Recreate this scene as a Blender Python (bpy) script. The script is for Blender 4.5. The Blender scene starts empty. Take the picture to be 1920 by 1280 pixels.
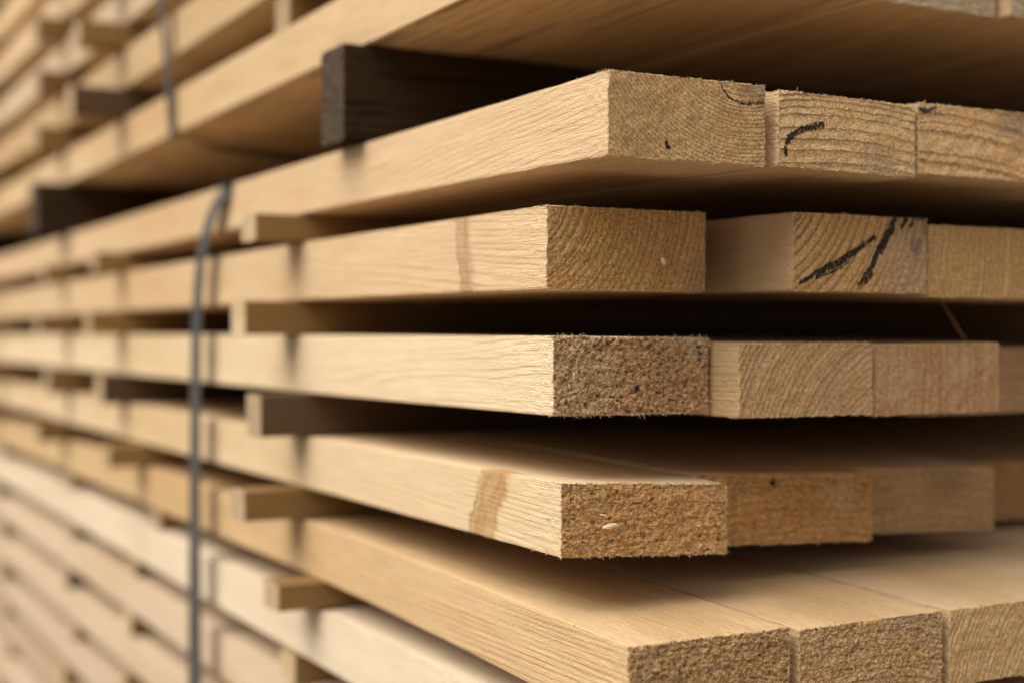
import bpy, math, random
import numpy as np

# ------------------------------------------------------------------ units
S = 0.889                 # metres from the lens to the first stack corner
SN, CS = 0.4752, 0.8799   # the boards run 28.4 degrees left of the view axis
X0 = 0.028                # lateral place of the stack's side plane
H0 = 0.84                 # lens height above the yard
HY = 627.0                # horizon row in the 1920x1280 photo
FPX = 2667.0              # 50 mm lens in photo pixels
def hz(h): return H0 + h / FPX * S
def m(h): return h / FPX * S

scene = bpy.context.scene
col = scene.collection

# ------------------------------------------------------------------ camera
cam_d = bpy.data.cameras.new('camera')
cam = bpy.data.objects.new('camera', cam_d); col.objects.link(cam)
cam_d.lens = 50; cam_d.sensor_width = 36; cam_d.clip_start = 0.01; cam_d.clip_end = 500
cx, cw = -(X0 * -SN + CS) * S, -(X0 * CS + SN) * S
cam.location = (cx, -cw, H0)
fwd = math.atan2(-SN, CS)                       # heading of the view axis
cam.rotation_euler = (math.radians(90) - math.atan(13 / FPX), 0, fwd - math.radians(90))
cam_d.dof.use_dof = True
cam_d.dof.focus_distance = 0.99 * S
cam_d.dof.aperture_fstop = 2.6
cam_d.dof.aperture_blades = 9
scene.camera = cam

# ------------------------------------------------------------------ light
SUN_EL, SUN_AZ = 54.0, 94.0       # azimuth measured from +X towards +Y
world = bpy.data.worlds.new('World'); scene.world = world
world.use_nodes = True
wn = world.node_tree; wn.nodes.clear()
sky = wn.nodes.new('ShaderNodeTexSky'); sky.sky_type = 'NISHITA'; sky.sun_disc = False
sky.sun_elevation = math.radians(SUN_EL); sky.sun_rotation = math.radians(90 - SUN_AZ)
sky.dust_density = 3.0; sky.air_density = 1.0
hsv = wn.nodes.new('ShaderNodeHueSaturation'); hsv.inputs['Saturation'].default_value = 0.18
bg = wn.nodes.new('ShaderNodeBackground'); bg.inputs['Strength'].default_value = 0.15
wo = wn.nodes.new('ShaderNodeOutputWorld')
wn.links.new(sky.outputs[0], hsv.inputs['Color']); 
# overcast: the cloud layer is brightest overhead and about a third as bright at the horizon
wc = wn.nodes.new('ShaderNodeTexCoord'); wsx = wn.nodes.new('ShaderNodeSeparateXYZ'); wn.links.new(wc.outputs['Generated'], wsx.inputs[0])
wr = wn.nodes.new('ShaderNodeMapRange'); wn.links.new(wsx.outputs[2], wr.inputs['Value'])
wr.inputs['From Min'].default_value = 0.0; wr.inputs['From Max'].default_value = 0.7; wr.inputs['To Min'].default_value = 0.32; wr.inputs['To Max'].default_value = 1.0
wm = wn.nodes.new('ShaderNodeVectorMath'); wm.operation = 'SCALE'
wn.links.new(hsv.outputs[0], wm.inputs[0]); wn.links.new(wr.outputs[0], wm.inputs['Scale'])
wn.links.new(wm.outputs[0], bg.inputs['Color'])
wn.links.new(bg.outputs[0], wo.inputs[0])
sd = bpy.data.lights.new('sun', 'SUN'); sun = bpy.data.objects.new('sun', sd); col.objects.link(sun)
sd.energy = 3.1; sd.angle = math.radians(64); sd.color = (1.0, 0.93, 0.83)
el, az = math.radians(SUN_EL), math.radians(SUN_AZ)
from mathutils import Vector
sun.rotation_euler = Vector((math.cos(el) * math.cos(az), math.cos(el) * math.sin(az), math.sin(el))).to_track_quat('Z', 'Y').to_euler()
scene.view_settings.view_transform = 'Standard'
scene.view_settings.look = 'None'
scene.view_settings.gamma = 1.0
scene.view_settings.use_curve_mapping = False
scene.view_settings.exposure = 0.27
scene.cycles.use_denoising = True
scene.cycles.max_bounces = 8
scene.cycles.diffuse_bounces = 5
scene.cycles.glossy_bounces = 2

# ------------------------------------------------------------------ helpers
def tag(o, label=None, cat=None, group=None, kind=None):
    if label: o['label'] = label
    if cat: o['category'] = cat
    if group: o['group'] = group
    if kind: o['kind'] = kind
    return o

def add_obj(name, verts, faces, mats, midx=None, loc=(0, 0, 0), rot=(0, 0, 0)):
    me = bpy.data.meshes.new(name)
    me.from_pydata(verts, [], faces); me.update()
    for mt in mats: me.materials.append(mt)
    if midx is not None: me.polygons.foreach_set('material_index', np.array(midx, dtype=np.int32))
    o = bpy.data.objects.new(name, me); col.objects.link(o)
    o.location = loc; o.rotation_euler = rot
    return o

def vnoise(x, y, seed):
    rs = np.random.RandomState(seed); tab = rs.rand(256, 256)
    xi = np.floor(x).astype(int); yi = np.floor(y).astype(int)
    fx = x - xi; fy = y - yi
    fx = fx * fx * (3 - 2 * fx); fy = fy * fy * (3 - 2 * fy)
    g = lambda a, b: tab[a % 256, b % 256]
    return (g(xi, yi) * (1 - fx) + g(xi + 1, yi) * fx) * (1 - fy) + (g(xi, yi + 1) * (1 - fx) + g(xi + 1, yi + 1) * fx) * fy
def fbm(x, y, seed, octs=3):
    v = 0; a = 1; t = 0
    for k in range(octs):
        v = v + a * vnoise(x * 2 ** k, y * 2 ** k, seed + k); t += a; a *= 0.55
    return v / t - 0.5

# ------------------------------------------------------------------ node building
class NB:
    def __init__(self, name):
        self.mat = bpy.data.materials.new(name); self.mat.use_nodes = True
        self.t = self.mat.node_tree; self.t.nodes.clear()
        self.out = self.t.nodes.new('ShaderNodeOutputMaterial')
        self.b = self.t.nodes.new('ShaderNodeBsdfPrincipled')
        self.t.links.new(self.b.outputs[0], self.out.inputs[0])
    def link(self, a, sock):
        if isinstance(a, (int, float, tuple)): sock.default_value = a
        else: self.t.links.new(a, sock)
    def M(self, op, a, b=0.0, c=0.0, clamp=False):
        n = self.t.nodes.new('ShaderNodeMath'); n.operation = op; n.use_clamp = clamp
        self.link(a, n.inputs[0]); self.link(b, n.inputs[1]); self.link(c, n.inputs[2]); return n.outputs[0]
    def V(self, op, a, b=(0, 0, 0), scale=None):
        n = self.t.nodes.new('ShaderNodeVectorMath'); n.operation = op
        self.link(a, n.inputs[0])
        if op not in ('LENGTH', 'SCALE'): self.link(b, n.inputs[1])
        if scale is not None: self.link(scale, n.inputs['Scale'])
        return n.outputs['Value'] if op in ('LENGTH', 'DOT_PRODUCT') else n.outputs[0]
    def noise(self, vec, scale, detail=2.0, rough=0.5, dist=0.0):
        n = self.t.nodes.new('ShaderNodeTexNoise'); n.inputs['Scale'].default_value = scale
        n.inputs['Detail'].default_value = detail; n.inputs['Roughness'].default_value = rough
        n.inputs['Distortion'].default_value = dist
        self.link(vec, n.inputs['Vector']); return n.outputs[0]
    def ramp(self, f, pts):
        n = self.t.nodes.new('ShaderNodeValToRGB'); e = n.color_ramp.elements
        while len(e) < len(pts): e.new(0.5)
        for k, (p, v) in enumerate(pts):
            e[k].position = p; e[k].color = (v, v, v, 1) if not isinstance(v, tuple) else v + (1,)
        self.link(f, n.inputs[0]); return n.outputs[0]
    def mix(self, f, a, b, mode='MIX'):
        n = self.t.nodes.new('ShaderNodeMix'); n.data_type = 'RGBA'; n.blend_type = mode
        self.link(f, n.inputs[0])
        for x, s in ((a, n.inputs[6]), (b, n.inputs[7])):
            if isinstance(x, tuple): s.default_value = x + (1,)
            else: self.t.links.new(x, s)
        return n.outputs[2]
    def sep(self, v):
        n = self.t.nodes.new('ShaderNodeSeparateXYZ'); self.link(v, n.inputs[0]); return n.outputs
    def comb(self, x, y, z):
        n = self.t.nodes.new('ShaderNodeCombineXYZ')
        self.link(x, n.inputs[0]); self.link(y, n.inputs[1]); self.link(z, n.inputs[2]); return n.outputs[0]
    def step(self, v, lo, hi):                      # smooth 0..1 between lo and hi
        n = self.t.nodes.new('ShaderNodeMapRange'); n.interpolation_type = 'SMOOTHSTEP'
        self.link(v, n.inputs['Value']); n.inputs['From Min'].default_value = lo; n.inputs['From Max'].default_value = hi
        return n.outputs[0]
    def coords(self, shared):
        tc = self.t.nodes.new('ShaderNodeTexCoord').outputs['Object']
        if shared:
            oi = self.t.nodes.new('ShaderNodeObjectInfo').outputs['Random']
            self.rnd = oi
            return self.V('ADD', tc, self.comb(self.M('MULTIPLY', oi, 37.0), self.M('MULTIPLY', oi, -0.06), 0.0))
        return tc
    def rings(self, P, cy, cz, sp, wob, ky=0.0, kz=0.0):
        x, y, z = self.sep(P)
        n1 = self.noise(self.V('MULTIPLY', P, (0.16, 1, 1)), 16, 2)
        n2 = self.noise(self.V('MULTIPLY', P, (0.1, 1, 1)), 160, 2)
        a = self.M('ADD', y, self.M('MULTIPLY_ADD', x, ky, -cy))
        b = self.M('ADD', z, self.M('MULTIPLY_ADD', x, kz, -cz))
        r = self.V('LENGTH', self.comb(a, b, 0.0))
        r = self.M('ADD', r, self.M('MULTIPLY_ADD', n1, 2 * wob, -wob))
        r = self.M('ADD', r, self.M('MULTIPLY_ADD', n2, sp * .36, -sp * .18))
        nr = self.noise(self.comb(r, 0.3, 0.7), 75, 2)
        q = self.M('ADD', self.M('DIVIDE', r, sp), self.M('MULTIPLY', nr, 3.2))
        return self.M('FRACT', q)
    def finish(self, color, rough, height, strength, dist, spec=0.25):
        self.t.links.new(color, self.b.inputs['Base Color'])
        self.link(rough, self.b.inputs['Roughness'])
        self.b.inputs['Specular IOR Level'].default_value = spec
        if height is not None:
            bn = self.t.nodes.new('ShaderNodeBump'); bn.inputs['Strength'].default_value = strength
            bn.inputs['Distance'].default_value = dist
            self.link(height, bn.inputs['Height']); self.t.links.new(bn.outputs[0], self.b.inputs['Normal'])
        return self.mat

LATE = [(0.0, .08), (0.45, .12), (0.82, .95), (0.94, 1.0), (1.0, .08)]

def face_mat(name, light, dark, pith=(0.0, -0.12), sp=.0045, ring=.45, wob=.004, k=(0, 0), shared=False,
             knots=(), rough_saw=.7, wide_only=False, spec=.25):
    """long faces of a sawn board; knots = (x, z, angle, half width, colour) bands cut lengthwise on the side"""
    n = NB(name); P = n.coords(shared)
    ph = n.rings(P, -pith[0], pith[1], sp, wob, k[0], k[1])
    lat = n.ramp(ph, LATE)
    fib = n.noise(n.V('MULTIPLY', P, (14, 900, 900)), 1.0, 3, .6)
    saw = n.noise(n.V('MULTIPLY', P, (420, 700, 700)), 1.0, 3, .65)
    big = n.noise(n.V('MULTIPLY', P, (1.6, 9, 9)), 1.0, 3, .55)
    med = n.noise(n.V('MULTIPLY', P, (18, 60, 60)), 1.0, 3, .6)
    vis = n.noise(n.V('MULTIPLY', P, (9, 40, 40)), 1.0, 3, .6)
    lat = n.M('MULTIPLY', lat, n.M('MULTIPLY_ADD', n.step(vis, .35, .68), 1.2, .15, clamp=True))
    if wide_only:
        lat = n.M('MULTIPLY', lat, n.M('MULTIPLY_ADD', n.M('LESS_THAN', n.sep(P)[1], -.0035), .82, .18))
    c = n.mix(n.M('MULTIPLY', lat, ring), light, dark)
    c = n.mix(n.step(big, .42, .72), c, tuple(a * b for a, b in zip(light, (.86, .80, .70))))
    f = n.M('ADD', n.M('MULTIPLY_ADD', fib, .46, .77), n.M('MULTIPLY_ADD', saw, .40, -.20))
    f = n.M('ADD', f, n.M('MULTIPLY_ADD', med, .24, -.12))
    c = n.mix(1.0, c, n.comb(f, f, f), 'MULTIPLY')
    flecks = n.step(n.noise(n.V('MULTIPLY', P, (90, 600, 600)), 1.0, 2, .5), .66, .74)
    c = n.mix(n.M('MULTIPLY', flecks, .35), c, tuple(a * .5 for a in dark))
    x, y, z = n.sep(P)
    for (kx, kz, ang, hw, kc) in knots:
        ca, sa = math.cos(ang), math.sin(ang)
        d = n.M('ADD', n.M('MULTIPLY_ADD', x, ca, -kx * ca), n.M('MULTIPLY_ADD', z, sa, -kz * sa))
        al = n.M('ADD', n.M('MULTIPLY_ADD', x, -sa, kx * sa), n.M('MULTIPLY_ADD', z, ca, -kz * ca))
        near = n.M('GREATER_THAN', y, -0.012)
        sway = n.noise(n.comb(n.M('MULTIPLY', al, 75.0), kx, 0.0), 1.0, 3, .6)
        frz = n.noise(n.comb(n.M('MULTIPLY', d, 300.0), n.M('MULTIPLY', al, 120.0), y), 1.0, 3, .6)
        d2 = n.M('ADD', d, n.M('MULTIPLY_ADD', sway, hw * 1.3, -hw * .65))
        wv = n.M('ADD', n.M('ABSOLUTE', d2), n.M('MULTIPLY_ADD', frz, .006, -.003))
        band = n.M('MULTIPLY', n.M('SUBTRACT', 1.0, n.step(wv, hw - .0065, hw + .003)), near)
        ln = n.noise(n.comb(n.M('MULTIPLY', d2, 170.0), n.M('MULTIPLY', al, 22.0), 0.0), 1.0, 4, .65)
        kk = n.mix(n.step(ln, .35, .68), kc, (kc[0] * .74, kc[1] * .68, kc[2] * .6))
        patch = n.noise(P, 70, 3, .6)
        c = n.mix(n.M('MULTIPLY', band, n.M('MULTIPLY_ADD', patch, .5, .75, clamp=True)), c, kk)
        edge = n.M('MULTIPLY', n.M('SUBTRACT', 1.0, n.step(n.M('ABSOLUTE', n.M('ADD', d2, -hw * .9)), .0003, .0016)), near)
        c = n.mix(n.M('MULTIPLY', edge, n.M('MULTIPLY', n.step(patch, .42, .6), .7)), c, tuple(a * .35 for a in kc))
    if shared:
        tone = n.M('MULTIPLY_ADD', n.M('FRACT', n.M('MULTIPLY', n.rnd, 7.31)), .30, .84)
        c = n.mix(1.0, c, n.comb(tone, n.M('POWER', tone, 1.1), n.M('POWER', tone, 1.35)), 'MULTIPLY')
    h = n.M('ADD', n.M('MULTIPLY', saw, 1.0), n.M('MULTIPLY', fib, .7))
    h = n.M('ADD', h, n.M('MULTIPLY', lat, -.4))
    return n.finish(c, .78, h, rough_saw, .0011, spec)

def end_mat(name, light, dark, pith=(.06, -.1), sp=.004, ring=.6, wob=.002, shag=.5, grey=None, marks=(), blot=None,
            rays=0.0, speck=.5, dirt=0.0, shared=False, holes=(), dims=None, ani=1.0):
    """sawn end grain; positions (right, up) in metres from the lower left corner of the end"""
    n = NB(name); P = n.coords(shared)
    x, y, z = n.sep(P)
    r_ = n.M('MULTIPLY', y, -1.0)
    E = n.comb(r_, z, 0.0)
    ph = n.rings(P, -pith[0], pith[1], sp, wob)
    lat = n.ramp(ph, LATE)
    Pa = n.V('MULTIPLY', P, (1.0, ani, 1.0 + .25 * (1 - ani)))
    fine = n.noise(Pa, 900, 3, .75)
    mid = n.noise(Pa, 420, 3, .65, .6)
    big = n.noise(P, 38, 3, .6)
    ang = n.M('ARCTAN2', n.M('ADD', z, -pith[1]), n.M('ADD', r_, -pith[0]))
    ray = n.noise(n.comb(n.M('MULTIPLY', ang, 160.0), n.M('MULTIPLY', r_, 9.0), n.M('MULTIPLY', z, 9.0)), 1.0, 2, .6)
    c = n.mix(n.M('MULTIPLY', lat, ring), light, dark)
    warm = tuple(a * b for a, b in zip(light, (.84, .72, .55)))
    c = n.mix(n.M('MULTIPLY', n.step(big, .42, .66), .5), c, warm)
    if blot:                                      # patch of another tone: (right, up, radius, colour, amount)
        for (bx, bz, br, bc, ba) in blot:
            d = n.V('LENGTH', n.V('SUBTRACT', E, (bx, bz, 0.0)))
            d = n.M('ADD', d, n.M('MULTIPLY_ADD', mid, br * .5, -br * .25))
            d = n.M('ADD', d, n.M('MULTIPLY_ADD', big, br * 1.0, -br * .5))
            c = n.mix(n.M('MULTIPLY', n.M('SUBTRACT', 1.0, n.step(d, br * .55, br * 1.1)), ba), c, bc)
    sp1 = n.step(fine, .34, .68); sp2 = n.step(mid, .33, .68)
    f = n.M('ADD', n.M('MULTIPLY_ADD', sp1, .42 + speck * .65, .82 - speck * .33), n.M('MULTIPLY_ADD', sp2, .30 + speck * .5, -.13 - speck * .25))  # wood speckle; also puts the shade of the pits into the colour
    f = n.M('ADD', f, n.M('MULTIPLY_ADD', ray, rays, -rays * .5))
    f = n.M('MAXIMUM', f, 0.08)
    c = n.mix(1.0, c, n.comb(f, f, f), 'MULTIPLY')
    pale = n.step(n.noise(n.V('MULTIPLY', P, (1, 1, 1.6)), 620, 2, .5, 1.2), .63, .72)
    c = n.mix(n.M('MULTIPLY', pale, .55 + .2 * shag), c, (.66, .50, .31))
    if dirt:
        dn = n.step(n.noise(P, 260, 4, .75), .50, .62)
        c = n.mix(n.M('MULTIPLY', dn, dirt), c, (.075, .042, .018))
    for (hx, hz_, hr) in holes:
        d = n.V('LENGTH', n.V('SUBTRACT', E, (hx, hz_, 0.0)))
        d = n.M('ADD', d, n.M('MULTIPLY_ADD', mid, hr * 1.6, -hr * .8))
        c = n.mix(n.M('SUBTRACT', 1.0, n.step(d, hr * .6, hr * 1.2)), c, (.03, .015, .008))
    if dims:
        s_, w_, wid_, top_, bot_ = rows[dims[0]][dims[1]]; bn_ = LV[dims[0]][1]
        if dims[0] == 5: bot_ = top_ - 152
        zr = n.M('MULTIPLY_ADD', r_, ROLL.get(dims, 0.0), z)
        e = n.M('MINIMUM', n.M('MINIMUM', r_, n.M('SUBTRACT', wid_ * S, r_)), n.M('MINIMUM', n.M('SUBTRACT', zr, m(bot_ - bn_)), n.M('SUBTRACT', m(top_ - bn_), zr)))
        e = n.M('ADD', e, n.M('MULTIPLY_ADD', mid, .0024, -.0012))
        c = n.mix(n.M('MULTIPLY', n.M('SUBTRACT', 1.0, n.step(e, .0002, .0013)), .65), c, (.60, .40, .19))  # bare fibre rim, with light glowing through the arris painted into its colour
    if marks:                                      # strokes of black marker: (x0, z0, x1, z1, radius)
        dmin = None
        for (ax, az_, bx, bz, rr) in marks:
            ba = (bx - ax, bz - az_, 0.0); L2 = ba[0] ** 2 + ba[1] ** 2 + 1e-12
            pa = n.V('SUBTRACT', E, (ax, az_, 0.0))
            hh = n.M('MULTIPLY', n.V('DOT_PRODUCT', pa, ba), 1.0 / L2, clamp=True)
            d = n.V('LENGTH', n.V('SUBTRACT', pa, n.V('SCALE', ba, scale=hh)))
            d = n.M('SUBTRACT', d, rr)
            dmin = d if dmin is None else n.M('MINIMUM', dmin, d)
        rag = n.M('ADD', n.M('MULTIPLY_ADD', mid, .0034, -.0017), n.M('MULTIPLY_ADD', fine, .0022, -.0011))
        mk = n.M('SUBTRACT', 1.0, n.step(n.M('ADD', dmin, rag), -.0004, .0005))
        skip = n.M('SUBTRACT', 1.0, n.M('MULTIPLY', n.step(mid, .57, .68), .7))
        c = n.mix(n.M('MULTIPLY', n.M('MULTIPLY', mk, skip), .95), c, (.010, .011, .014))
    if shared:
        tone = n.M('MULTIPLY_ADD', n.M('FRACT', n.M('MULTIPLY', n.rnd, 5.7)), .4, .75)
        c = n.mix(1.0, c, n.comb(tone, tone, tone), 'MULTIPLY')
    h = n.M('ADD', n.M('MULTIPLY', fine, .5), n.M('MULTIPLY', mid, 1.0))
    h = n.M('ADD', h, n.M('MULTIPLY', lat, -.5 * ring))
    return n.finish(c, .88, h, .55 + .35 * shag, .0016, .15)

def plain_mat(name, c, rough=.8):
    n = NB(name)
    v = n.noise(n.coords(False), 300, 3, .6)
    return n.finish(n.mix(v, tuple(a * .8 for a in c), tuple(min(1, a * 1.15) for a in c)), rough, v, .1, .0005)

# ------------------------------------------------------------------ board mesh
def board_geo(L, W, T, zb, zt, hero, seed, shag=.5, fuzz=1.0, cup=0.0, roll=None):
    """zb / zt: bottom and top of the section at distance x from the end (arrays in, arrays out)"""
    rs = np.random.RandomState(seed)
    if hero:
        ny, nz = int(W / .00085), int(T / .00085)
        xs = np.concatenate([[0, .0006, .0014, .0025, .004, .006, .009, .013, .018, .025, .034, .045, .06, .08, .1, .13, .16], np.linspace(.2, .7, 12), np.linspace(.8, L, 22)])
    else:
        ny, nz = 3, 2
        xs = np.concatenate([[0, .002, .06, .15], np.linspace(.25, .8, 8), np.linspace(1.0, L, 16)])
    yy = np.linspace(0, 1, ny + 1); zz = np.linspace(0, 1, nz + 1)
    per = [(yy[i], 0.0) for i in range(ny)] + [(1.0, zz[k]) for k in range(nz)] + \
          [(yy[ny - i], 1.0) for i in range(ny)] + [(0.0, zz[nz - k]) for k in range(nz)]
    per = np.array(per); npz = len(per); ns = len(xs)
    lat = .0018 * np.sin(xs * rs.uniform(.8, 1.8) + rs.uniform(0, 6)); lat -= lat[0]
    V = np.zeros((ns, npz, 3))
    b, t = zb(xs), zt(xs)
    ys = per[:, 0] * W
    V[:, :, 0] = xs[:, None]
    V[:, :, 1] = -(ys[None, :] + lat[:, None])
    V[:, :, 2] = b[:, None] + per[None, :, 1] * (t - b)[:, None] + cup * ((per[None, :, 0] - .5) ** 2 * 4 - 1)
    rl = roll(xs) if roll is not None else xs * 0
    V[:, :, 2] -= rl[:, None] * ys[None, :]
    # broken arrises and sawn roughness on the outer skin
    cyc = np.arange(npz)
    dcen = np.stack([.5 - per[:, 0], .5 - per[:, 1]], 1)
    corner = np.maximum(0, 1 - np.minimum(np.minimum(per[:, 0], 1 - per[:, 0]) * W + np.minimum(per[:, 1], 1 - per[:, 1]) * T, .0016) / .0016)
    inset = corner * .0007
    nrm = np.where(np.abs(dcen[:, :1]) * W > np.abs(dcen[:, 1:]) * T + (W - T) / 2, np.array([[1.0, 0]]), np.array([[0, 1.0]])) * np.sign(dcen)
    if hero:
        U, Q = np.meshgrid(cyc * .22, xs * 220, indexing='xy')
        jit = fbm(U, Q, seed) * .0011 * np.exp(-xs / .12)[:, None]
        first = fbm(cyc * .6, cyc * 0.0 + 3.3, seed + 9, 3) * .0016
        near = np.exp(-xs / .002)[:, None]
        push = inset[None, :] + jit + first[None, :] * near + .0003 * near
    else:
        push = inset[None, :] * 2.0 + np.zeros((ns, 1))
    V[:, :, 1] -= push * nrm[None, :, 0]
    V[:, :, 2] += push * nrm[None, :, 1]
    if hero:
        V[0, :, 0] += np.abs(fbm(cyc * .5, cyc * 0 + 7.7, seed + 5)) * .0016 * (1 + shag)
    verts = V.reshape(-1, 3).tolist(); faces = []; mi = []
    idx = np.arange(ns * npz).reshape(ns, npz)
    for i in range(ns - 1):
        a = idx[i]; c = idx[i + 1]; a2 = np.roll(a, -1); c2 = np.roll(c, -1)
        faces += np.stack([a, a2, c2, c], 1)[:, ::-1].tolist()
    mi += [0] * len(faces)
    # near end
    grid = -np.ones((ny + 1, nz + 1), int)
    for k, (u, v) in enumerate(per): grid[int(round(u * ny)), int(round(v * nz))] = k
    if hero:
        gy, gz = np.meshgrid(yy * W, zz * T, indexing='ij')
        # ragged torn fibres: anisotropic noise along the saw direction
        d = fbm(gy * 330, gz * 420, seed + 20, 3) * .0024 * shag ** 1.5 + fbm(gy * 90, gz * 120, seed + 30, 2) * .0016 + np.maximum(0, fbm(gy * 420, gz * 420, seed + 40, 2) - .12) * .009 * shag ** 2
    for i in range(1, ny):
        for k in range(1, nz):
            grid[i, k] = len(verts)
            u, v = yy[i], zz[k]
            dx = d[i, k] if hero else 0.0
            verts.append([float(dx), -u * W, float(b[0] + v * (t[0] - b[0]) + cup * ((u - .5) ** 2 * 4 - 1) - rl[0] * u * W)])
    n0 = len(faces)
    q = np.stack([grid[:-1, :-1], grid[1:, :-1], grid[1:, 1:], grid[:-1, 1:]], -1).reshape(-1, 4)
    faces += q.tolist(); mi += [1] * (len(faces) - n0)
    faces.append(idx[-1].tolist()[::-1]); mi.append(1)
    # torn fibres standing out along the sawn edges and over the end
    hv = []; hf = []
    if hero and fuzz > 0:
        def sliver(p, d, l, w):
            a = rs.normal(size=3); a -= d * np.dot(a, d) / np.dot(d, d); a /= np.linalg.norm(a) + 1e-9
            bend = rs.normal(size=3) * l * .28
            p = np.array(p); k = len(hv)
            mid = p + d * l * .5 + bend * .35; tip = p + d * l + bend
            hv.extend([(p - a * w).tolist(), (p + a * w).tolist(), (mid + a * w * .8).tolist(), (mid - a * w * .8).tolist(), tip.tolist()])
            hf.append([k, k + 1, k + 2, k + 3]); hf.append([k + 3, k + 2, k + 4])
        clump = fbm(cyc * .07, cyc * 0 + 1.7, seed + 70, 3)
        ne = int(1500 * fuzz)
        for _ in range(ne):
            k = rs.randint(npz)
            if clump[k] < rs.uniform(-.12, .30): continue
            p = V[0, k].copy()
            out = np.array([0.0, nrm[k, 0], -nrm[k, 1]])
            dd = out * rs.uniform(.1, 1.0) + np.array([-rs.uniform(.1, 1.0), 0, 0]) + rs.normal(size=3) * .45
            dd /= np.linalg.norm(dd)
            l = min(rs.exponential(.0006) + .0004, .0030) * (.6 + .5 * shag)
            sliver(p, dd, l, rs.uniform(.00010, .00028))
        nf = int(1500 * shag ** 2 * fuzz)
        for _ in range(nf):
            i = rs.randint(1, ny); k = rs.randint(1, nz); p = np.array(verts[grid[i, k]])
            dd = np.array([-rs.uniform(.05, .8), rs.normal() * .8, rs.normal() * .8]); dd /= np.linalg.norm(dd)
            sliver(p, dd, rs.uniform(.0008, .0032), rs.uniform(.00012, .00030))
        for _ in range(int(160 * fuzz)):            # hairs along the first stretch of the long edges
            i = rs.randint(1, 16); k = rs.choice([0, ny, ny + nz, 2 * ny + nz]); p = V[i, k].copy()
            dd = rs.normal(size=3); dd[1] += .6 * (1 if k in (0, 2 * ny + nz) else -1); dd[2] += -.6 if k in (0, ny) else .6
            dd /= np.linalg.norm(dd)
            sliver(p, dd, rs.uniform(.0005, .0022), rs.uniform(.0001, .0002))
    return verts, faces, mi, hv, hf

def smooth(x): 
    x = np.clip(x, 0, 1); return x * x * (3 - 2 * x)

# ------------------------------------------------------------------ materials
PALE, PDK = (.64, .455, .27), (.46, .29, .14)
FIB = plain_mat('torn_fibre', (.56, .42, .26))
F_SH = [face_mat('pine_face_a', (0.620, 0.445, 0.269), (.47, .30, .145), (.05, -.14), .005, .35, .005, shared=True),
        face_mat('pine_face_b', (0.650, 0.490, 0.324), (.52, .355, .205), (.06, .02), .006, .3, .006, shared=True),
        face_mat('pine_face_c', (0.600, 0.415, 0.229), (.43, .265, .115), (.03, .16), .004, .4, .004, shared=True)]
F_WHITE = face_mat('spruce_face', (.61, .495, .345), (.52, .395, .25), (.05, -.1), .005, .3, .004, shared=True)
F_DIM = face_mat('shade_tinted_face', (.50, .375, .26), (.40, .28, .17), (.05, -.1), .005, .3, .004, shared=True)  # weaker light on the low layers put into a darker, greyer board colour
F_W2 = face_mat('spruce_face_tan', (.63, .485, .34), (.53, .385, .24), (.05, -.1), .005, .3, .004, shared=True)
E_SH = end_mat('board_end', (0.615, 0.37, 0.166), (0.258, 0.126, 0.048), (.06, -.12), .005, .5, .003, .4, shared=True)
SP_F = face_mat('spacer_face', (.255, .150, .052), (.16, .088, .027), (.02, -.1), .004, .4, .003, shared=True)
SP_E = end_mat('spacer_end', (.52, .39, .24), (.34, .22, .11), (.02, -.04), .004, .4, .002, .3, shared=True)
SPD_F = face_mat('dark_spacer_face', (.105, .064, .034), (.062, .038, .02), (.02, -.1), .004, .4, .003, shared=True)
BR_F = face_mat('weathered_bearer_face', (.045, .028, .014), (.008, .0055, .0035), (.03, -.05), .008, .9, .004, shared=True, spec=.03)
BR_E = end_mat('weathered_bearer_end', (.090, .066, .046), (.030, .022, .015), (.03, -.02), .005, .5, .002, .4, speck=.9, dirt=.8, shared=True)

# ------------------------------------------------------------------ ground
n = NB('yard_gravel'); P = n.coords(False)
g1 = n.noise(P, 60, 4, .7); g2 = n.noise(P, 1.2, 3, .5)
gc = n.mix(g1, (.13, .105, .075), (.29, .24, .175)); gc = n.mix(n.step(g2, .4, .7), gc, (.22, .18, .13))
gmat = n.finish(gc, .95, g1, .6, .01)
N = 24; gv = []; gf = []
for i in range(N + 1):
    for j in range(N + 1):
        gv.append(((i / N - .5) * 240, (j / N - .5) * 240, 0))
for i in range(N):
    for j in range(N):
        a = i * (N + 1) + j; gf.append([a, a + N + 1, a + N + 2, a + 1])
tag(add_obj('ground', gv, gf, [gmat]), kind='structure')

# ------------------------------------------------------------------ rows of boards
def u_(px): return (px - 960.0) / FPX
def s_from(px, w): u = u_(px); return (X0 + CS * w - u - SN * u * w) / (SN + CS * u)
def w_from(px, s): u = u_(px); return (u * (1 + CS * s) - X0 + SN * s) / (CS - SN * u)
def depth(s, w): return 1 + CS * s + SN * w

BL = 4.3          # board length in metres
SPX = .52         # first spacer column, in units of S

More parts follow.
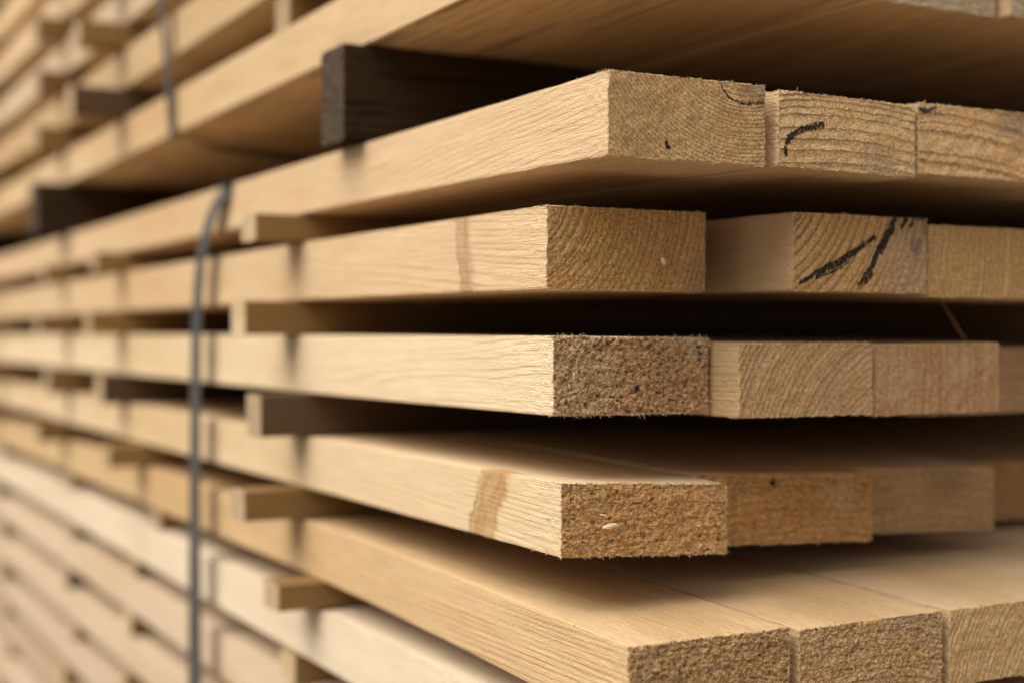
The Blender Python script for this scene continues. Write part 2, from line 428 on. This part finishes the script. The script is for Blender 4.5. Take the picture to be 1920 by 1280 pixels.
class B: pass
def make_board(label, s, w, wid, top, bot, tn, bn, mats, hero, seed, shag=.5, fuzz=1.0, group=None, cat='board', roll=0.0):
    """top/bot at the end, tn/bn at the spacers and beyond (heights in photo pixels at the first corner)"""
    L = BL - s * S * 0.0
    def blend(x): return smooth(1 - np.clip((x / S + s + .12) / (SPX + .12), 0, 1)) if False else (1 - np.clip((x / S) / (SPX - s), 0, 1)) ** 1.6
    ob = m(bn)
    zb = lambda x: m(bot - bn) * blend(x)
    zt = lambda x: m(tn - bn) + m(top - tn) * blend(x)
    v, f, mi, hv, hf = board_geo(L, wid * S, m(tn - bn), zb, zt, hero, seed, shag, fuzz, 0.0, lambda x: roll * blend(x))
    o = add_obj('lumber_board', v, f, mats, mi, (s * S, -w * S, hz(bn)))
    if hv:
        fo = add_obj('torn_fibres', hv, hf, [FIB]); fo.parent = o; tag(fo, kind='stuff')
    tag(o, label, cat, group)
    o_ = B(); o_.s, o_.w, o_.wid, o_.top, o_.bot, o_.obj = s, w, wid, top, bot, o
    return o_

def end_xy(b, px, py):
    """place on a board's end as (right, up) metres"""
    w = w_from(px, b[0]); z = depth(b[0], w)
    return ((w - b[1]) * S, m((HY - py) * z - b[2]))
def strokes(b, pts, r):
    q = [end_xy(b, *p) for p in pts]
    return [(q[i][0], q[i][1], q[i + 1][0], q[i + 1][1], r if not isinstance(r, (list, tuple)) else r[i]) for i in range(len(q) - 1)]

# nominal levels (top, bottom) of each layer where the spacers hold it
LV = {1: (467, 325), 2: (248, 92), 3: (-2, -156), 4: (-274, -412), 5: (-501, -645)}
for r in range(6, 13):
    t0 = -722 - 235 * (r - 6); LV[r] = (t0, t0 - (152 if r == 6 else 142))
UV = {}
for k in range(1, 10):
    b0 = 704 + 256 * (k - 1) + (14 if k > 1 else 0); UV[k] = (b0 + 156, b0)

def place(spec, w0=0.0):
    """resolve (left px, right px, y top, y bottom, s or None, w or None) into stack coordinates"""
    out = []; w = w0
    for (xl, xr, yt, yb, s, wf) in spec:
        if wf is not None: w = wf
        if s is None: s = s_from(xl, w)
        wid = w_from(xr, s) - w
        z = depth(s, w)
        out.append((s, w, wid, (HY - yt) * z, (HY - yb) * z))
        w = w + wid + .004
    return out

rows = {
 1: place([(1140, 1435, 130, 293, None, 0.0), (1460, 1716, 168, 312, None, .141), (1721, 1975, 192, 327, None, None)]),
 2: place([(1025, 1322, 384, 543, None, 0.0), (1485, 1738, 397, 546, -.045, .178), (1741, 1985, 421, 557, None, None)]),
 3: place([(1037, 1328, 630, 780, None, 0.0), (1385, 1637, 643, 785, None, None), (1640, 1873, 646, 780, None, None), (1885, 2110, 652, 780, .075, None)]),
 4: place([(1052, 1363, 905, 1046, None, 0.0), (1366, 1636, 888, 1026, .032, None), (1638, 1864, 877, 1003, .062, None), (1868, 2080, 868, 982, .15, None)]),
 5: place([(1178, 1482, 1213, 1388, None, 0.0), (1500, 1768, 1180, 1345, None, .141), (1781, 2040, 1143, 1283, None, .282)]),
}
for r in rows: print('row', r, [tuple(round(q, 3) for q in b) for b in rows[r]])

# hero boards: materials and labels ------------------------------------------------
def ctx(r, i):
    s, w, wid, top, bot = rows[r][i]; return (s, w, bot)
ROLL = {(4, 0): .052, (4, 1): .040, (4, 2): .040, (4, 3): .03, (1, 1): .012, (3, 0): .010, (3, 2): -.008, (5, 1): -.006}
HERO = {}
b = ctx(1, 0)
HERO[1, 0] = dict(label='pale board with a dark arc on its end, top layer under the black bearer',
    face=face_mat('row_face_a', PALE, (.44, .27, .12), (.035, -.06), .0042, .45, .009, (0, .09)),
    end=end_mat('row_end_a', (0.632, 0.404, 0.195), (0.221, 0.127, 0.049), (.10, .10), .0026, .6, .0015, .35, rays=.35, speck=0.32,
        blot=[(.110, .050, .020, (0.256, 0.164, 0.101), 0.58), (.02, .02, .03, (0.384, 0.223, 0.101), 0.29)],
        marks=strokes(b, [(1348, 150), (1354, 180), (1368, 199), (1395, 209), (1430, 206)], .0006) + strokes(b, [(1249, 282), (1252, 290)], .0016), dims=(1, 0)), shag=0.22, fuzz=1.0)
b = ctx(1, 1)
HERO[1, 1] = dict(label='board end with thick level growth rings and a hooked black marker stroke, top layer',
    face=face_mat('row_face_b', PALE, PDK, (.06, -.1), .004, .5),
    end=end_mat('row_end_b', (0.757, 0.501, 0.255), (0.221, 0.120, 0.044), (.05, -.42), .0072, .85, .0025, .5, speck=0.32,
        blot=[(.085, .004, .018, (0.346, 0.249, 0.160), 0.50)],
        marks=strokes(b, [(1474, 301), (1473, 285), (1480, 268), (1500, 254), (1520, 249), (1541, 244)], [.0012, .0017, .0020, .0022, .0024]), dims=(1, 1)), shag=0.3)
b = ctx(1, 2)
HERO[1, 2] = dict(label='board end with one small black smudge by its upper left corner, top layer',
    face=face_mat('row_face_c', PALE, PDK, (.06, -.1), .004, .5),
    end=end_mat('row_end_c', (0.754, 0.477, 0.236), (0.212, 0.121, 0.043), (.02, -.36), .0085, .8, .003, .5, speck=0.32,
        blot=[(.095, .045, .03, (0.256, 0.180, 0.118), 0.43)],
        marks=strokes(b, [(1726, 210), (1734, 213), (1741, 212), (1752, 211)], .0016), dims=(1, 2)), shag=0.3)
b = ctx(2, 0)
k2 = (.115, .026, -.22, .0115, (.50, .335, .19))
HERO[2, 0] = dict(label='brown-ended board with a slanting knot band on its side, second layer down',
    face=face_mat('row_face_d', (0.640, 0.455, 0.269), (.46, .29, .135), (.030, -.05), .0044, .50, .008, (0, -.08), knots=[k2], rough_saw=.8),
    end=end_mat('row_end_d', (0.570, 0.333, 0.133), (0.176, 0.092, 0.028), (-.03, .062), .0046, .6, .003, .55, rays=.3, speck=0.4,
        blot=[(.118, .006, .016, (0.333, 0.191, 0.101), 0.43)], dims=(2, 0)), shag=0.4, fuzz=1.2)
b = ctx(2, 1)
HERO[2, 1] = dict(label='board end crossed by two heavy slanting black marker strokes, second layer',
    face=face_mat('row_face_e', (0.560, 0.390, 0.219), (.44, .28, .14), (.05, -.02), .006, .3, .004),
    end=end_mat('row_end_e', (0.632, 0.383, 0.166), (0.176, 0.092, 0.031), (-.045, .085), .0064, .8, .0015, .45, speck=0.34,
        blot=[(.100, .018, .030, (0.461, 0.318, 0.197), 0.65), (.104, .047, .012, (0.256, 0.191, 0.143), 0.43), (.108, .030, .007, (0.154, 0.117, 0.092), 0.58)],
        marks=strokes(b, [(1501, 537), (1530, 520), (1572, 500), (1604, 478), (1640, 452)], [.0015, .0024, .0027, .0017]) +
              strokes(b, [(1530, 528), (1566, 516), (1590, 500)], .0008) +
              strokes(b, [(1612, 540), (1634, 506), (1648, 474), (1668, 440), (1680, 408)], [.0018, .0023, .0026, .0025]) +
              strokes(b, [(1622, 536), (1634, 522)], .0020) + strokes(b, [(1652, 482), (1674, 436)], .0014) +
              strokes(b, [(1690, 432), (1703, 410)], .0017) + strokes(b, [(1708, 432), (1713, 412)], .0011) + strokes(b, [(1722, 416), (1733, 414)], .0022), dims=(2, 1)), shag=0.28)
b = ctx(2, 2)
HERO[2, 2] = dict(label='unmarked board end with upright growth rings, right of the two black strokes, second layer',
    face=face_mat('row_face_f', PALE, PDK, (.06, -.1), .004, .5),
    end=end_mat('row_end_f', (0.632, 0.391, 0.171), (0.212, 0.116, 0.040), (-.30, .05), .0040, .65, .002, .4, speck=0.32,
        blot=[(.03, .02, .022, (0.563, 0.339, 0.151), 0.36), (.115, .03, .02, (0.422, 0.307, 0.197), 0.36)], dims=(2, 2)), shag=0.25)
HERO[3, 0] = dict(label='board with a shaggy splintered end, grey on the left half, middle layer at eye level',
    face=face_mat('row_face_g', (0.720, 0.560, 0.358), (.60, .42, .23), (.02, .02), .0040, .4, .010, (.0, .05), rough_saw=.9),
    end=end_mat('row_end_g', (0.603, 0.358, 0.177), (0.260, 0.136, 0.062), (.07, -.2), .006, .6, .004, 1.0, speck=.85,
        blot=[(.02, .025, .036, (.55, .375, .19), .8), (.085, .022, .028, (.42, .235, .095), .85), (.110, .045, .012, (.50, .36, .23), .5)], dirt=.25,
        holes=[(.062, .017, .0030)], dims=(3, 0)), shag=1.25, fuzz=1.4)
HERO[3, 1] = dict(label='tan board end with slanting growth rings beside the shaggy end, middle layer',
    face=face_mat('row_face_h', (0.500, 0.340, 0.184), (.33, .20, .09), (.05, -.2), .0035, .7, .0015),
    end=end_mat('row_end_h', (0.570, 0.362, 0.184), (0.194, 0.111, 0.045), (.16, -.06), .0042, .6, .003, .35, rays=.5, speck=0.28,
        blot=[(.085, .012, .02, (0.384, 0.249, 0.139), 0.43)], dims=(3, 1)), shag=0.3)
HERO[3, 2] = dict(label='reddish brown board end with pale scuffed patches, third from the left in the middle layer',
    face=face_mat('row_face_i', PALE, PDK, (.06, -.1), .004, .5),
    end=end_mat('row_end_i', (0.507, 0.291, 0.148), (0.185, 0.100, 0.043), (-.28, .03), .009, .5, .004, .35, speck=0.3,
        blot=[(.018, .022, .024, (0.512, 0.339, 0.185), 0.43), (.085, .024, .014, (0.538, 0.360, 0.202), 0.29), (.112, .05, .02, (0.512, 0.307, 0.160), 0.43)],
        holes=[(.089, .046, .0022)], dims=(3, 2)), shag=.35)
HERO[3, 3] = dict(label='shaded board set back at the right edge of the middle layer',
    face=face_mat('row_face_j', (0.420, 0.310, 0.189), (.30, .2, .1), (.06, -.1), .004, .5),
    end=end_mat('row_end_j', (0.597, 0.382, 0.229), (0.279, 0.154, 0.074), (.1, -.3), .005, .5, dims=(3, 3)), shag=.3)
HERO[4, 0] = dict(label='shaggy orange-brown board end with a broad knot band on its side, fourth layer down',
    face=face_mat('row_face_k', (0.660, 0.495, 0.303), (.53, .36, .19), (.05, -.12), .0040, .55, .003, (.0, -.04), knots=[(.098, .022, .52, .019, (.50, .315, .145))]),
    end=end_mat('row_end_k', (0.570, 0.323, 0.124), (0.258, 0.129, 0.043), (.06, -.7), .007, .45, .006, .9, speck=.62,
        blot=[(.128, .052, .012, (0.589, 0.360, 0.185), 0.50)], ani=0.42, dims=(4, 0)), shag=1.0, fuzz=1.3)
HERO[4, 1] = dict(label='orange-brown board end with a small dark hole, second in the fourth layer',
    face=face_mat('row_face_l', PALE, PDK, (.06, -.1), .004, .5),
    end=end_mat('row_end_l', (0.517, 0.282, 0.107), (0.236, 0.114, 0.040), (.06, -.7), .008, .45, .006, .6, speck=.5,
        blot=[(.128, .02, .014, (0.538, 0.339, 0.185), 0.58)], holes=[(.067, .032, .0030)], ani=0.4, dims=(4, 1)), shag=.7)
HERO[4, 2] = dict(label='smooth greyish brown board end, third in the fourth layer',
    face=face_mat('row_face_m', PALE, PDK, (.06, -.1), .004, .5),
    end=end_mat('row_end_m', (0.463, 0.288, 0.146), (0.248, 0.147, 0.064), (.06, -.5), .01, .4, .004, .2, speck=.22,
        blot=[(.100, .03, .03, (0.269, 0.164, 0.097), 0.54), (.06, .012, .02, (0.486, 0.297, 0.143), 0.36), (.017, .022, .008, (0.205, 0.122, 0.067), 0.50)], ani=0.5, dims=(4, 2)), shag=.25)
HERO[4, 3] = dict(label='shadowed board end far back at the right edge of the fourth layer',
    face=face_mat('row_face_n', PALE, PDK, (.06, -.1), .004, .5),
    end=end_mat('row_end_n', (0.507, 0.293, 0.132), (0.236, 0.118, 0.049), (.06, -.5), .007, .5, dims=(4, 3)), shag=.3)
TOPF = (.58, .40, .225)
HERO[5, 0] = dict(label='board with finely lined top and dark speckled end, first in the lowest layer of ends',
    face=face_mat('row_face_o', (0.600, 0.415, 0.224), (.43, .265, .12), (-.20, -.16), .0026, .85, .002, (.0, .0), rough_saw=.8),
    end=end_mat('row_end_o', (0.543, 0.328, 0.148), (0.236, 0.132, 0.056), (.05, -.3), .005, .6, .004, .8, speck=.75, dirt=.38,
        blot=[(.11, .04, .02, (0.346, 0.212, 0.118), 0.36)], ani=0.75, dims=(5, 0)), shag=1.0, fuzz=1.2)
HERO[5, 1] = dict(label='board with dark speckled end in the middle of the lowest layer whose ends show',
    face=face_mat('row_face_p', (0.590, 0.410, 0.224), (.43, .27, .125), (-.25, -.16), .0026, .8, .002),
    end=end_mat('row_end_p', (0.575, 0.361, 0.174), (0.248, 0.143, 0.064), (.05, -.3), .005, .6, .004, .6, speck=.7, dirt=.32,
        blot=[(.095, .04, .03, (0.320, 0.212, 0.134), 0.43)], ani=0.75, dims=(5, 1)), shag=.75)
HERO[5, 2] = dict(label='board end with fine curved growth rings at the lower right corner of the stack',
    face=face_mat('row_face_q', (0.580, 0.410, 0.233), (.45, .29, .14), (-.3, -.16), .004, .4, .003),
    end=end_mat('row_end_q', (0.665, 0.433, 0.214), (0.212, 0.121, 0.045), (.16, -.06), .0036, .7, .0015, .35, speck=0.32, dims=(5, 2)), shag=0.25)

rng = random.Random(5)
seed = 100
INNER = 'rough sawn board lying among the inner boards of the stack, hidden behind others'
def filler(r_levels, w, s, k, label, group, face=None):
    global seed; seed += 1
    top, bot = r_levels
    return make_board(label, s, w, .132, top + rng.uniform(-4, 0), bot, top, bot, [face or F_SH[k % 3], E_SH], False, seed, group=group)

for r in range(1, 6):
    tn, bn = LV[r]
    last = None
    for i, (s, w, wid, top, bot) in enumerate(rows[r]):
        h = HERO[r, i]; seed += 1
        if r == 5: bot = top - 152 + (0 if i else 0)
        make_board(h['label'], s, w, wid, top, bot, tn, bn, [h['face'], h['end']], True, seed, h.get('shag', .5), h.get('fuzz', 1.0),
                   group='boards whose sawn ends face the lens', roll=ROLL.get((r, i), 0.0))
        last = (w + wid, s, top, bot)
    w = last[0] + .003; k = 0
    while w < 1.05:
        seed += 1
        make_board(INNER, last[1] + rng.uniform(.0, .06), w, .132, last[2], last[3], tn, bn, [F_SH[k % 3], E_SH], False, seed, group='boards filling the inside of the stack')
        w += .135; k += 1

ORD = {6: 'sixth', 7: 'seventh', 8: 'eighth', 9: 'ninth', 10: 'tenth', 11: 'eleventh', 12: 'twelfth'}
LOOK = {6: 'whitish board edge just under the lowest layer whose ends show, lower left',
        7: 'tan board edge two layers beneath the lowest board ends, crossing behind the grey strap',
        8: 'light brown board edge three layers beneath the lowest board ends, left of the strap foot',
        9: 'blurred beige board edge four layers beneath the lowest board ends, lower left',
        10: 'blurred beige board edge five layers beneath the lowest board ends, lower left corner',
        11: 'dim brownish board edge, next to last layer seen in the lower left corner',
        12: 'dim brownish board edge at the very bottom of the lower left corner'}
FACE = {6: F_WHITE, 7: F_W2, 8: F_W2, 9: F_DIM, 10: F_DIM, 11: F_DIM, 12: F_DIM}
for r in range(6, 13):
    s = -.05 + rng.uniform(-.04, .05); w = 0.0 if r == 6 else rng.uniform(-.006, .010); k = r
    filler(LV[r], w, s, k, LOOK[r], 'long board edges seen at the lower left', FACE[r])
    w += .135
    while w < 1.05:
        filler(LV[r], w, s + rng.uniform(-.03, .05), k, INNER, 'boards filling the inside of the stack'); w += .135; k += 1

ULOOK = {1: 'long pale board whose broad underside roofs the dark gap, lowest of the upper pack',
         2: 'second board edge up in upper pack, crossed by the thin grey strap',
         3: 'third board edge up in the upper pack, at the top left corner',
         4: 'fourth board edge up in the upper pack, blurred in the top left corner',
         5: 'fifth board edge up in the upper pack, blurred at the left of the top edge',
         6: 'sixth board edge up in the upper pack, blurred at the far top left',
         7: 'seventh board edge up, only just inside the top left corner',
         8: 'eighth board edge up, above the top left corner', 9: 'ninth board edge up, above the top left corner'}
U1 = [(0.0, 'long pale board whose broad underside roofs the dark gap, lowest of the upper pack'),
      (.142, 'second board in the lowest layer of the upper pack, shaded underside showing'),
      (.284, 'board underside with rough end showing at top right, lowest layer of upper pack'),
      (.426, 'board right of the dark seam at top right, lowest layer of upper pack')]
E_U = end_mat('upper_end', (.50, .40, .28), (.30, .2, .11), (.06, -.1), .005, .4, .003, .8, speck=.6)
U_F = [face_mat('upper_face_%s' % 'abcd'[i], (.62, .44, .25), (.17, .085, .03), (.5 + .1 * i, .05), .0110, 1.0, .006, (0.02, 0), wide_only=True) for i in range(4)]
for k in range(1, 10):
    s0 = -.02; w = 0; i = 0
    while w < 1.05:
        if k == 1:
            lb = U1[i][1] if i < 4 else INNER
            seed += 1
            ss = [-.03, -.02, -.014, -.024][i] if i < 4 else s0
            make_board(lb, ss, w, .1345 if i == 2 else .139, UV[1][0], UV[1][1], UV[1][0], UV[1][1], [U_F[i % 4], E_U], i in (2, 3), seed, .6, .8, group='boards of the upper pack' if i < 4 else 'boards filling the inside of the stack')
            w += .142
        else:
            filler(UV[k], w, s0 + rng.uniform(-.03, .05), k + i, ULOOK[k] if i == 0 else INNER, 'boards of the upper pack' if i == 0 else 'boards filling the inside of the stack', F_SH[(k * 2 + 1) % 3] if i == 0 else None)
            w += .135
        i += 1

# ------------------------------------------------------------------ spacers and bearers
def spacer(name, label, cat, s, p, top, bot, wd, fm, em, group, tilt=0.0, W=1.08, hero=False):
    """a stick across the stack: its long axis runs into the pack (-Y)"""
    global seed; seed += 1
    H = m(top - bot) - .0006
    zb = lambda x: 0 * x; zt = lambda x: 0 * x + H
    v, f, mi, _h, _g = board_geo((W + p) * S, wd * S, H, zb, zt, hero, seed, .9, 0)
    # board runs +X with width to -Y; turn so that it runs -Y
    o = add_obj(name, v, f, [fm, em], mi, ((s - wd) * S, p * S, hz(bot) + .0003), (0, 0, math.radians(-90)))
    # after the turn the width runs to -X: shift by the width
    o.location.x = s * S
    tag(o, label, cat, group); return o

G = 'wooden spacers sticking out between the layers'
gaps = {(1, 2): (325, 248), (2, 3): (92, -2), (3, 4): (-156, -274), (4, 5): (-412, -501), (5, 6): (-645, -722)}
for r in range(6, 12): gaps[r, r + 1] = (LV[r][1], LV[r + 1][0])
SPD = [('A', .545, .055, 0), ]
near_lab = {(1, 2): 'nearest brown spacer right of the strap top, under the top layer of board ends',
            (2, 3): 'nearest brown spacer between the second and the middle layer, right of the strap',
            (3, 4): 'nearest dark brown spacer directly under the middle layer, right of the strap',
            (4, 5): 'nearest spacer with a lit orange top, under the board with the broad knot band',
            (5, 6): 'nearest short spacer standing out over the whitish board edge, low in the picture',
            (6, 7): 'orange spacer at the bottom edge under the whitish board edge'}
near_s = {(1, 2): (.545, .052), (2, 3): (.56, .058), (3, 4): (.535, .050), (4, 5): (.55, .062), (5, 6): (.50, .044), (6, 7): (.565, .004)}
for g, (s, p) in near_s.items():
    t, b_ = gaps[g]
    spacer('wooden_spacer', near_lab[g], 'spacer', s, p, t, b_, .046, SPD_F if g == (3, 4) else SP_F, SP_E, G)
where = {(1, 2): 'under the top layer', (2, 3): 'under the second layer', (3, 4): 'under the middle layer', (4, 5): 'under the fourth layer',
         (5, 6): 'over the whitish board edge', (6, 7): 'under the whitish board edge', (7, 8): 'two layers under the whitish board edge',
         (8, 9): 'three layers under the whitish board edge', (9, 10): 'four layers under the whitish board edge',
         (10, 11): 'five layers under the whitish board edge', (11, 12): 'above the lowest board edge'}
cols = [(1.30, 'blurred spacer left of the strap'), (1.74, 'blurred spacer second left of the strap'), (2.48, 'faint spacer at the far left edge'), (3.3, None)]
for g, (t, b_) in gaps.items():
    if g not in near_s:
        spacer('wooden_spacer', 'spacer hidden behind the strap foot, ' + where[g], 'spacer', .55, rng.uniform(-.01, .01), t, b_, .045, SP_F, SP_E, G)
    for ci, (s, lab) in enumerate(cols):
        if g[0] >= 5: p = rng.uniform(-.012, .006)
        else: p = rng.uniform(.03, .06)
        ds = {(4, 5): -.10, (5, 6): -.16}.get(g, 0) if ci == 0 else rng.uniform(-.04, .04)
        spacer('wooden_spacer', (lab + ', ' + where[g]) if lab else 'spacer beyond the left edge, ' + where[g], 'spacer', s + ds, p, t, b_, .045,
               SPD_F if (g, ci) in (((3, 4), 0), ((7, 8), 1)) else SP_F, SP_E, G)
uw = {1: 'on the lowest upper pack board', 2: 'on the second upper pack board', 3: 'on the third upper pack board', 4: 'on the fourth upper pack board',
      5: 'on the fifth upper pack board', 6: 'on the sixth upper pack board', 7: 'on the seventh upper pack board', 8: 'on the eighth upper pack board'}
for k in range(1, 9):
    for ci, (s, lab) in enumerate([(.60, 'orange-brown spacer'), (1.30, 'brown spacer jutting out by the thin strap'), (1.76, 'blurred spacer at the top left'), (2.5, 'faint spacer at the left edge')]):
        p = [.0, .074, .055, .03][ci] + rng.uniform(-.008, .004)
        spacer('wooden_spacer', lab + ', ' + uw[k], 'spacer', s + rng.uniform(-.02, .02), p, UV[k + 1][1], UV[k][0], .046,
               SPD_F if (k == 1 and ci == 1) else SP_F, SP_E, G)
BG = 'dark bearers between the two packs'
spacer('bearer_beam', 'thick blackened square bearer with grey weathered end, right of the top strap', 'bearer', .395, .022, UV[1][1], 467, .056, BR_F, BR_E, BG, hero=True)
spacer('bearer_beam', 'thick dark brown bearer in the black gap at the left edge', 'bearer', 1.75, .055, UV[1][1], 467, .07, BR_F, BR_E, BG)
spacer('bearer_beam', 'thick dark bearer beyond the left edge', 'bearer', 3.1, .03, UV[1][1], 467, .07, BR_F, BR_E, BG)
for s in (.45, 1.7, 3.1):
    spacer('bearer_beam', 'dark bearer under the whole stack on the ground', 'bearer', s, .02, LV[12][1], -2519, .08, BR_F, BR_E, 'ground bearers')

# ------------------------------------------------------------------ straps
n = NB('grey_strap'); P = n.coords(False)
v1 = n.noise(n.V('MULTIPLY', P, (8, 8, 3)), 8, 3)
STR = n.finish(n.mix(v1, (.085, .083, .078), (.15, .147, .14)), .38, v1, .15, .0004, .5)
STR.node_tree.nodes['Principled BSDF'].inputs['Metallic'].default_value = .6
def strap(name, label, pts, wdt, th=.0009):
    """pts: (s, p outwards, h, twist degrees); flat band, sampled smoothly"""
    A = np.array(pts, float); q = []
    for i in range(len(A) - 1):
        p0, p1, p2, p3 = A[max(i - 1, 0)], A[i], A[i + 1], A[min(i + 2, len(A) - 1)]
        for t in np.linspace(0, 1, 9)[:-1]:
            q.append(.5 * ((2 * p1) + (p2 - p0) * t + (2 * p0 - 5 * p1 + 4 * p2 - p3) * t * t + (3 * p1 - p0 - 3 * p2 + p3) * t ** 3))
    q.append(A[-1]); q = np.array(q)
    C = np.stack([q[:, 0] * S, q[:, 1] * S, H0 + q[:, 2] / FPX * S], 1)
    T = np.gradient(C, axis=0); T /= np.linalg.norm(T, axis=1)[:, None]
    verts = []; faces = []
    for i in range(len(C)):
        tw = math.radians(q[i, 3]); wd = np.array([math.cos(tw), math.sin(tw), 0.0]) if abs(T[i][1]) < .8 else np.array([math.cos(tw), 0.0, math.sin(tw)])
        wd = wd - T[i] * np.dot(wd, T[i]); wd /= np.linalg.norm(wd); nn = np.cross(T[i], wd)
        for a, b_ in ((-1, -1), (1, -1), (1, 1), (-1, 1)):
            verts.append((C[i] + wd * wdt * .5 * a + nn * th * .5 * b_).tolist())
    for i in range(len(C) - 1):
        for k in range(4):
            a = i * 4 + k; b_ = i * 4 + (k + 1) % 4
            faces.append([a, b_, b_ + 4, a + 4])
    faces.append([0, 1, 2, 3][::-1]); e = len(verts); faces.append([e - 4, e - 3, e - 2, e - 1])
    return tag(add_obj(name, verts, faces, [STR]), label, 'strap', 'straps binding the packs')
strap('packing_strap', 'grey flat strap running down the lower pack, bowed out from the board edges',
      [(.75, -.30, 470, 0), (.75, -.02, 470, 0), (.75, .0022, 467, 0), (.755, .006, 445, 0), (.775, .0125, 390, 0), (.793, .0165, 320, 0), (.808, .019, 230, 1), (.817, .0205, 90, 2),
       (.822, .021, -100, 3), (.824, .0215, -400, 5), (.824, .022, -800, 9), (.822, .022, -1200, 13), (.82, .020, -1700, 10), (.82, .008, -2290, 4), (.82, -.02, -2300, 0), (.82, -.3, -2300, 0)], .029)
strap('packing_strap', 'thin grey strap on the upper pack, passing under its lowest board at top left',
      [(1.0, .040, 2200, 0), (1.0, .032, 1700, 0), (.998, .020, 1250, 0), (.997, .010, 950, 0), (.996, .004, 730, 0), (.995, .0015, 697, 0), (.995, -.015, 688, 10), (.994, -.08, 664, 32), (.99, -.25, 645, 35), (.99, -.6, 670, 30), (.99, -1.0, 690, 0)], .021)

# ------------------------------------------------------------------ loose bits
def stick(name, label, cat, a, b_, r, mat, segs=6, bow=.0):
    a, b_ = Vector(a), Vector(b_); verts = []; faces = []; ax = (b_ - a).normalized()
    s1 = ax.orthogonal().normalized(); s2 = ax.cross(s1); K = 8
    for i in range(K + 1):
        t = i / K; c = a.lerp(b_, t) + s1 * bow * math.sin(t * math.pi); rr = r * (1 - .5 * abs(2 * t - 1) ** 2)
        for k in range(segs):
            g = k / segs * math.tau; verts.append(tuple(c + (s1 * math.cos(g) + s2 * math.sin(g) * .6) * rr))
    for i in range(K):
        for k in range(segs): faces.append([i * segs + k, i * segs + (k + 1) % segs, (i + 1) * segs + (k + 1) % segs, (i + 1) * segs + k])
    faces.append(list(range(segs))[::-1]); faces.append([K * segs + k for k in range(segs)])
    return tag(add_obj(name, verts, faces, [mat]), label, cat)
def world_pt(px, py, s):
    w = w_from(px, s); return (s * S, -w * S, hz((HY - py) * depth(s, w)))
TW = plain_mat('twig_bark', (.22, .13, .05)); CH = plain_mat('wood_chip', (.70, .56, .38))
stick('wood_splinter', 'thin brown splinter leaning in the black gap under the second layer', 'splinter', world_pt(1762, 560, .03), world_pt(1817, 648, .05), .0016, TW, bow=.003)
s4 = rows[4][0][0]; s2 = rows[2][0][0]
stick('wood_chip', 'pale oval wood chip stuck on the shaggy orange-brown board end', 'chip', world_pt(1130, 989, s4 - .0035), world_pt(1156, 982, s4 - .0035), .0018, CH)
stick('wood_chip', 'tiny white chip above the oval chip on the orange-brown end', 'chip', world_pt(1124, 964, s4 - .003), world_pt(1138, 966, s4 - .003), .0008, CH)
stick('wood_chip', 'small pale chip on the brown end of the second layer', 'chip', world_pt(1241, 483, s2 - .003), world_pt(1246, 497, s2 - .003), .0016, CH)
for o in bpy.data.objects:
    lb = o.get('label')
    if lb and not 4 <= len(lb.split()) <= 16: print('LABEL', len(lb.split()), lb)
